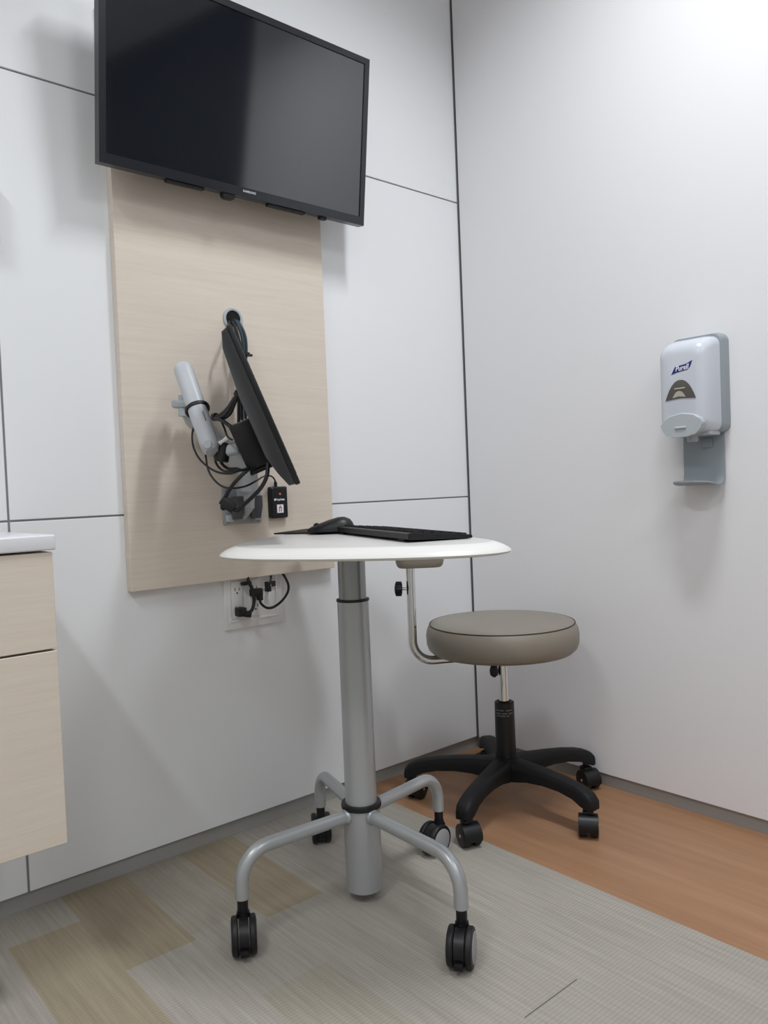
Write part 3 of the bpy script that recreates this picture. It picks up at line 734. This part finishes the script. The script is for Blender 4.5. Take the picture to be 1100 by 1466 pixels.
# ------------------------------------------------------------------ sanitizer dispenser on the right wall
t = thing('soap_dispenser', 'white and grey hand sanitizer dispenser on the right wall', 'dispenser', (0, -.82, .98))
def ring_yz(x, y0, y1, z0, z1, r, n=6): return [(x, a, b) for a, b in rrect(y1 - y0, z1 - z0, r, n, (y0 + y1) / 2, (z0 + z1) / 2)]
bm = B(); loft(bm, [ring_yz(-.0005, -.8865, -.750, .985, 1.229, .022), ring_yz(-.018, -.8865, -.750, .985, 1.229, .022), ring_yz(-.034, -.881, -.754, .988, 1.226, .02)])
obj('back_housing', bm, GPLAS, t)
bm = B()
loft(bm, [ring_yz(-.0335, -.8800, -.757, .986, 1.2195, .022), ring_yz(-.060, -.8800, -.756, .985, 1.217, .024), ring_yz(-.085, -.8785, -.756, .987, 1.208, .026), ring_yz(-.098, -.8735, -.7595, .992, 1.200, .026), ring_yz(-.105, -.864, -.767, 1.002, 1.188, .022), ring_yz(-.107, -.853, -.777, 1.012, 1.178, .018)])
o = obj('cover', bm, WPLAS, t); o['label'] = 'glossy white cover'
XF = -.1072
# viewing window: arch
def arch(yc, w_, zb, h_, n=14):
    pts = [(yc - w_ / 2, zb)]
    for k in range(1, n):
        f = k / n; y = -1 + 2 * f
        pts.append((yc + y * w_ / 2 * (1 - .0), zb + h_ * (1 - abs(y) ** 2.3)))
    pts.append((yc + w_ / 2, zb)); 
    pts.append((yc, zb + .003)); return pts
bm = B(); a_ = arch(-.8155, .078, 1.068, .047)
loft(bm, [[(XF + .004, y, z) for y, z in a_], [(XF - .0012, y, z) for y, z in a_]]); w = obj('window', bm, WINDOW, t); w['label'] = 'smoked arched viewing window'
bm = B(); a_ = arch(-.812, .034, 1.0725, .016)
loft(bm, [[(XF + .004, y, z) for y, z in a_], [(XF - .0016, y, z) for y, z in a_]]); box(bm, (XF - .0017, -.828, 1.093), (XF, -.80, 1.0965), .0005); obj('refill', bm, BOTTLE, w)
# push lever
bm = B()
def lever_ring(x, k, dz=0):
    pts = [(-.8725, 1.008), (-.868, 1.020), (-.850, 1.031), (-.818, 1.0365), (-.785, 1.031), (-.767, 1.020), (-.7605, 1.008), (-.765, .995), (-.775, .983), (-.80, .977), (-.83, .977), (-.855, .983), (-.867, .995)]
    return [(x, -.815 + (y + .815) * k, 1.006 + (z - 1.006) * k + dz) for y, z in pts]
loft(bm, [lever_ring(-.06, .9), lever_ring(-.104, 1), lever_ring(-.1085, .985, -.001), lever_ring(-.111, .94, -.002)]); lv = obj('push_lever', bm, GPLAS2, t)
bm = B(); lathe(bm, [(.002, -.0145), (.0035, -.013), (.0035, .013), (.002, .0145)], 16, axisM((-.1107, -.815, .999), (0, 1, 0))); obj('grip_ridge', bm, GPLAS2, lv)
bm = B(); cyl(bm, (-.062, -.82, .965), (-.062, -.82, .99), .013, bev=.002); box(bm, (-.075, -.87, .979), (-.02, -.77, .989), .003); obj('nozzle', bm, GPLAS2, t)
# drip arm with curved tray
bm = B(); sec = []
pathp = [(-.004, .99), (-.005, .93), (-.006, .885), (-.012, .868), (-.028, .8595), (-.05, .8605), (-.075, .866), (-.098, .868)]
pth = spline([(x, 0, z) for x, z in pathp], 6)
rings = []
for i, p in enumerate(pth):
    f = i / (len(pth) - 1); a_, b_ = pth[max(i - 1, 0)], pth[min(i + 1, len(pth) - 1)]
    tg = (b_ - a_).normalized(); nr = V((tg.z, 0, -tg.x)) * .0018
    hwid = .053 if f < .72 else .053 * math.sqrt(max(.12, 1 - ((f - .72) / .285) ** 2))
    yc = -.818
    rg = []
    for q in range(9):
        y = -1 + 2 * q / 8; rg.append(p + nr + V((0, yc + y * hwid, 0)))
    for q in range(9):
        y = 1 - 2 * q / 8; rg.append(p - nr + V((0, yc + y * hwid, 0)))
    rings.append(rg)
loft(bm, rings); tr = obj('drip_tray', bm, GPLAS, t)
bm = B(); box(bm, (-.0085, -.842, .950), (-.006, -.814, .974), .002); obj('raised_tab', bm, GPLAS, tr)
# logo: blue swoosh with white lettering
bm = B()
lg = [(-.793, 1.1300), (-.799, 1.1405), (-.8035, 1.1480), (-.815, 1.1495), (-.83, 1.1515), (-.8385, 1.1545), (-.8475, 1.1585), (-.8445, 1.150), (-.840, 1.1415), (-.834, 1.1375), (-.818, 1.1355), (-.804, 1.1330)]
loft(bm, [[(XF + .001, y, z) for y, z in lg], [(XF - .0006, y, z) for y, z in lg]]); L_ = obj('logo', bm, BLUE, t, smooth=False)
L_['label'] = 'blue slanted logo patch with white lettering'
Mt = Matrix(((0, 0, -1, 0), (-1, 0, 0, 0), (0, 1, 0, 0), (0, 0, 0, 1)))
o = text('lettering', 'Purell', .0150, Matrix.Translation(V((XF - .0008, -.8205, 1.1432)) - t.location) @ Mt @ Matrix.Rotation(math.radians(5), 4, 'Z'), LOGOW, L_, .0003, shear=.3, bold=.00018, sx=.97, squash=1.15)

# ------------------------------------------------------------------ lights (ceiling troffers near the walls, added fills behind) and camera
def area(name, loc, sx, sy, power, spread=180, col=(.93, .967, 1)):
    l = bpy.data.lights.new(name, 'AREA'); l.shape = 'RECTANGLE'; l.size = sx; l.size_y = sy; l.energy = power; l.color = col; l.spread = math.radians(spread)
    o = bpy.data.objects.new(name, l); COL.objects.link(o); o.location = loc; return o
area('ceiling_or_fill_light', (-.66, -1.08, ZC - .01), .12, .5, 11, 142)
area('ceiling_or_fill_light', (-2.56, -1.2, ZC - .01), .12, .8, 11.5, 158)
area('ceiling_or_fill_light', (-1.1, -2.85, ZC - .01), .5, 1.1, 11.5)  # added fill behind the camera, evens out the wall brightness
area('ceiling_or_fill_light', (-2.7, -2.85, ZC - .01), .5, 1.1, 9)  # second added fill, further left, no fixture known there
w = bpy.data.worlds.new('World'); S.world = w; w.use_nodes = True
w.node_tree.nodes['Background'].inputs[0].default_value = (.5, .5, .5, 1); w.node_tree.nodes['Background'].inputs[1].default_value = .1

cd = bpy.data.cameras.new('Camera'); cam = bpy.data.objects.new('Camera', cd); COL.objects.link(cam)
cd.sensor_fit = 'VERTICAL'; cd.sensor_height = 36; cd.lens = FP / 1466 * 36; cd.clip_start = .02
bk = -F_
cam.matrix_world = Matrix(((R_.x, U_.x, bk.x, CAM.x), (R_.y, U_.y, bk.y, CAM.y), (R_.z, U_.z, bk.z, CAM.z), (0, 0, 0, 1)))
S.camera = cam
S.view_settings.view_transform = 'Standard'; S.view_settings.look = 'None'; S.view_settings.gamma = 1; S.view_settings.use_curve_mapping = False
S.view_settings.exposure = .51
